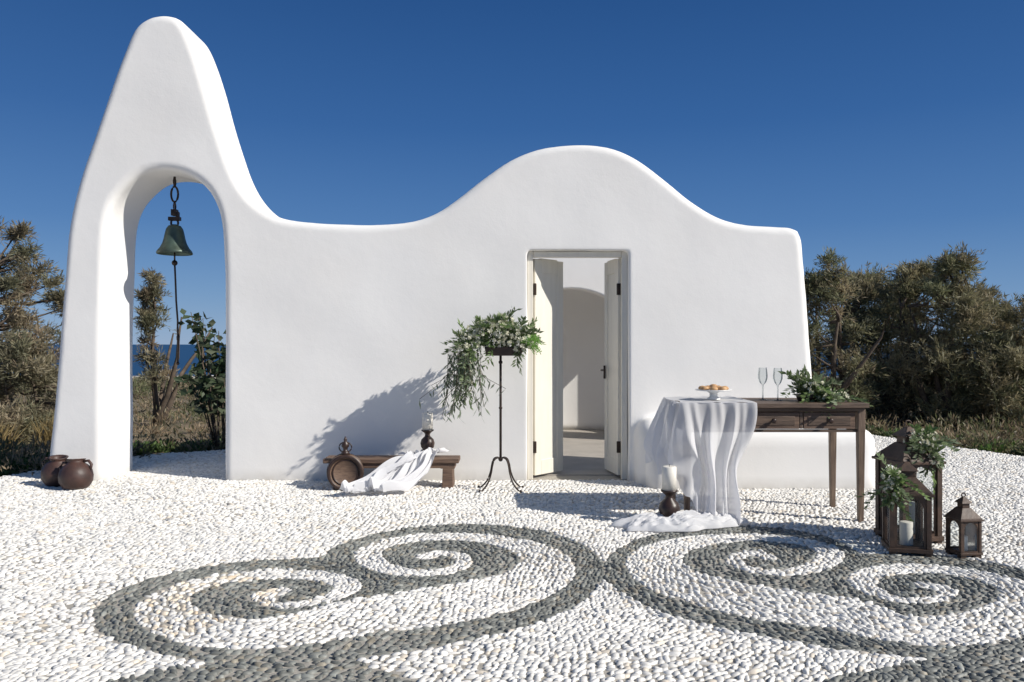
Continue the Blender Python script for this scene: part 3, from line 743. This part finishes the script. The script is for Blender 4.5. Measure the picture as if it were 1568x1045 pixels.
# table cloth
CX1=1.74
cl=empty('white_tablecloth')
def topsheet(u,v):
    x=TX0-.012+(CX1-TX0+.01)*u; y=TY0-.012+(TY1-TY0+.01)*v
    return (x+.02*math.sin(v*7),y,TZ+.006+.006*abs(mnoise.noise(Vector((x*14,y*9,0))))+.008*max(0,math.sin(x*34+y*6))*u)
grid_surf('top_sheet',topsheet,40,30,M_CLOTH2,cl)
Lf=TY1-TY0; Ls=CX1-TX0
def hang(u,v):
    s=u*(Lf+Ls)
    if s<Lf: bx_,by_=TX0-.012,TY1-s
    else: bx_,by_=TX0+(s-Lf),TY0-.012
    k=sstep(Lf-.14,Lf+.14,s)
    n_=Vector((-(1-k),-k,0)).normalized()
    zb=.36+(.012-.36)*sstep(.42,.66,u)+.05*math.sin(u*17)*(1-sstep(.42,.66,u))
    z=TZ+.008-(TZ-zb)*v
    A_=(.005+.045*min(1,v*1.3)**.8)
    nn=mnoise.noise(Vector((u*3.2,v*1.2,9))); n2=mnoise.noise(Vector((u*9,v*2.2,2))); n3=mnoise.noise(Vector((u*26,v*3,4)))
    f=A_*(math.sin(u*46+1.6*v+3.0*nn)+.5*math.sin(u*83-v*3+2*n2)+.9*n2+.5*n3)
    x=bx_+n_.x*(f*.8+.02*v); y=by_+n_.y*(f*.8+.05*v)
    x+=k*f*.22*math.cos(u*31+v*2)
    if s>=Lf:
        t=(s-Lf)/Ls
        wl=.07*math.sin(min(1,v)*math.pi*.5)+.05*math.exp(-((v-.62)/.2)**2); wr=.13*sstep(0,.8,v)+.04*math.exp(-((v-.55)/.2)**2)
        x=TX0+wl+(Ls-wl-wr)*t+(x-(TX0+(s-Lf)))
    else:
        q=1-s/Lf
        x-=.13*math.sin(v*math.pi*.5)*(.35+.65*q); y+=(-.22*v)*q; x+=.10*sstep(.7,1,v)*(1-q)
    return (x,y,max(.012,z))
grid_surf('hanging_drape',hang,320,70,M_CLOTH,cl)
def pool(u,v):
    a=u*2*math.pi; r=v
    rr=r*(1+.10*math.sin(3*a+1)+.07*math.sin(7*a)+.04*math.sin(13*a+2))
    x=1.19+.43*rr*math.cos(a)-.05*rr*(math.cos(a)<0)*abs(math.cos(a)); y=5.56+.17*rr*math.sin(a)+.06*math.cos(a)*rr
    h=.095*math.sqrt(max(0,1-r**2.4))
    q=x*math.cos(.35)+y*math.sin(.35)+.05*mnoise.noise(Vector((x*5,y*5,1))); w_=-x*math.sin(.35)+y*math.cos(.35)+.06*mnoise.noise(Vector((x*4,y*4,8)))
    rid=1-abs(mnoise.noise(Vector((q*5,w_*22,3))))*2; rid2=1-abs(mnoise.noise(Vector((q*12,w_*44,7))))*2
    return (x,y,.016+h*(.20+.55*rid+.32*rid2))
grid_surf('gathered_hem',pool,200,60,M_CLOTH2,cl)

e=empty('cake_stand'); m=MB(); px_,py_=1.50,5.93; z0=TZ+.014
m.lathe((px_,py_,z0),[(.05,0),(.048,.008),(.03,.02),(.028,.045),(.05,.058),(.13,.066),(.135,.074),(.128,.074),(.05,.066),(.001,.066)],30,0,caps=False)
for i in range(8):
    a=i*2*math.pi/7; r=.082 if i<7 else 0
    m.lathe((px_+r*math.cos(a),py_+r*math.sin(a),z0+.068+(.014 if i==7 else 0)),[(.018,0),(.030,.007),(.032,.015),(.025,.025),(.010,.030),(.001,.031)],12,1)
m.build('plate_and_pastries',[M_WHITE,M_BREAD],e)
for gx_,gy_ in ((1.895,6.02),(1.985,5.95)):
    e=empty('wine_glass'); m=MB()
    m.lathe((gx_,gy_,TZ+.001),[(.034,0),(.032,.003),(.005,.008),(.0045,.10),(.007,.115),(.024,.135),(.034,.165),(.035,.19),(.029,.245)],24,0,caps=False)
    m.build('glass',[M_GLASS],e)
e=empty('table_flower_arrangement')
bouquet(e,[((2.24,5.92,TZ+.075),(.12,.10,.075),460,(0,-.1,.4)),((2.14,5.92,TZ+.12),(.05,.05,.08),110,(-.2,0,1)),((2.38,5.86,TZ+.035),(.09,.08,.035),150,(.6,-.2,.1))],11,(.05,.02),55,sprays=24)
m=MB(); m.lathe((2.2,5.93,TZ),[(.07,0),(.08,.03),(.085,.05),(.07,.05)],18); m.build('low_bowl',[M_DARK],e)

# ------------------------------------------------------------------ lanterns
def lantern(x,y,w,hb,ht,rz,green=None,seed=0):
    e=empty('wooden_lantern'); m=MB(); hw=w/2; R=Matrix.Rotation(rz,3,'Z')
    def bx(c,s,mi=0,t=1):
        v=R@Vector((c[0],c[1],0)); m.box((v.x+x,v.y+y,c[2]),s,rz,mi,t)
    for a in (-1,1):
        for b_ in (-1,1): bx((a*(hw-.02),b_*(hw-.02),.012),(.035,.035,.024))
    bx((0,0,.024+w*.05),(w*1.04,w*1.04,w*.10)); bz=.024+w*.10
    pw=w*.12
    for a in (-1,1):
        for b_ in (-1,1): bx((a*(hw-pw/2-.002),b_*(hw-pw/2-.002),(bz+hb)/2),(pw,pw,hb-bz-.002))
    bx((0,0,hb+w*.03),(w*1.10,w*1.10,w*.06))
    n=14; iw=hw-pw-.004; aw=iw*.86; zt_=hb-w*.05; zs=zt_-aw
    for q in range(4):
        Rq=Matrix.Rotation(rz+q*math.pi/2,3,'Z'); inn=[(-aw,bz+w*.06)]+[(-aw*math.cos(math.pi*i/n),zs+aw*.95*math.sin(math.pi*i/n)) for i in range(n+1)]+[(aw,bz+w*.06)]
        out=[]
        for (ix,iz) in inn:
            if iz<zs-.0005: out.append((math.copysign(iw,ix),bz))
            else:
                an=math.atan2(iz-zs,ix); k=min(iw/max(abs(math.cos(an)),1e-5),(hb-zs)/max(math.sin(an),1e-5)); out.append((k*math.cos(an),zs+k*math.sin(an)))
        yy=-(hw-pw*.35); vs=[];fs=[]
        for dy in (0,.008):
            for p in inn+out:
                v=Rq@Vector((p[0],yy+dy,0)); vs.append((v.x+x,v.y+y,p[1]))
        k=len(inn)
        for i in range(k-1): fs+=[(i,i+1,k+i+1,k+i),(2*k+i,3*k+i,3*k+i+1,2*k+i+1),(i,2*k+i,2*k+i+1,i+1)]
        i0,i1=0,k-1; fs.append((i0,i1,k+i1,k+i0))
        m.add(vs,fs,0)
        v=[Rq@Vector((a,yy+.012,0)) for a in (-iw,iw)]
        m.add([(v[0].x+x,v[0].y+y,bz),(v[1].x+x,v[1].y+y,bz),(v[1].x+x,v[1].y+y,hb),(v[0].x+x,v[0].y+y,hb)],[(0,1,2,3)],1)
    rt=hb+w*.06; hr=ht-rt; q2=math.sqrt(2)
    m.lathe((x,y,rt),[(hw*1.02*q2,0),(hw*.98*q2,hr*.06),(hw*.40*q2,hr*.42)],4,0,False,rz+math.pi/4)
    m.lathe((x,y,rt+hr*.42),[(hw*.34*q2,0),(hw*.34*q2,hr*.16),(hw*.50*q2,hr*.18),(hw*.46*q2,hr*.21),(hw*.08*q2,hr*.42)],4,0,False,rz+math.pi/4)
    c=(x,y,rt+hr*.90); m.tube([(c[0]+w*.09*math.cos(a)*math.cos(rz),c[1]+w*.09*math.cos(a)*math.sin(rz),c[2]+w*.09*math.sin(a)) for a in [2*math.pi*i/16 for i in range(17)]],.0045,6)
    m.lathe((x,y,bz),[(w*.16,0),(w*.16,hb*.38),(w*.13,hb*.385)],20,2)
    m.build('lantern_body',[M_LANT,M_GLASS,M_WAX],e,.0025)
    if green:
        bouquet(e,green,seed,(.04,.018),40,fr=.016,sprays=14)
lantern(2.585,5.20,.285,.515,.78,math.radians(10),[((2.64,5.13,.65),(.09,.08,.075),280,(.3,-.2,.2)),((2.70,5.10,.55),(.05,.05,.07),110,(.3,0,-.5))],61)
lantern(2.425,4.90,.235,.365,.59,math.radians(-14),[((2.31,4.84,.45),(.055,.055,.075),220,(-.2,-.2,.2)),((2.28,4.80,.36),(.04,.04,.06),90,(-.2,0,-.6))],62)
lantern(2.72,4.80,.14,.225,.385,math.radians(8))

# ------------------------------------------------------------------ light, sky, camera
sd=bpy.data.lights.new('sun','SUN'); sd.energy=5.0; sd.angle=math.radians(.5); sd.color=(1,.95,.87)
so=bpy.data.objects.new('sun',sd); so.rotation_euler=(-SUN).to_track_quat('-Z','Y').to_euler(); so.location=(10,-5,12); col.objects.link(so)
w=bpy.data.worlds.new('World'); scene.world=w; w.use_nodes=True; nt=w.node_tree
sk=nt.nodes.new('ShaderNodeTexSky'); sk.sky_type='NISHITA'; sk.sun_disc=False
sk.sun_elevation=math.asin(SUN.z); sk.sun_rotation=math.atan2(SUN.x,SUN.y)
sk.air_density=1.0; sk.dust_density=0.0; sk.ozone_density=3.0; sk.altitude=500
tc=nt.nodes.new('ShaderNodeTexCoord'); sx3=nt.nodes.new('ShaderNodeSeparateXYZ'); nt.links.new(tc.outputs['Generated'],sx3.inputs[0])
cr=nt.nodes.new('ShaderNodeValToRGB'); nt.links.new(sx3.outputs['Z'],cr.inputs[0])
e=cr.color_ramp.elements
def cc(c): return (c[0],c[1],c[2],1)
e[0].position=0; e[0].color=cc((.19,.33,.56)); e[1].position=1; e[1].color=cc((.10,.15,.22))
for p,c in ((.06,(.12,.255,.50)),(.14,(.055,.17,.42)),(.26,(.020,.105,.325)),(.42,(.007,.064,.23))):
    q=e.new(p); q.color=cc(c)
sc_=nt.nodes.new('ShaderNodeVectorMath'); sc_.operation='SCALE'; sc_.inputs['Scale'].default_value=10; nt.links.new(cr.outputs[0],sc_.inputs[0])
mx=nt.nodes.new('ShaderNodeMixRGB'); mx.inputs[0].default_value=.86; nt.links.new(sk.outputs[0],mx.inputs[1]); nt.links.new(sc_.outputs[0],mx.inputs[2])
nt.links.new(mx.outputs[0],nt.nodes['Background'].inputs[0]); nt.nodes['Background'].inputs[1].default_value=.1
cam=bpy.data.cameras.new('camera'); cam.sensor_width=36; cam.clip_end=200000; cam.clip_start=.05
cam.lens=36*F/1568; cam.shift_y=4.5/1568
co=bpy.data.objects.new('camera',cam); co.location=(0,0,H); co.rotation_euler=(math.pi/2,0,0); col.objects.link(co); scene.camera=co
scene.view_settings.view_transform='Standard'; scene.view_settings.look='None'; scene.view_settings.exposure=0
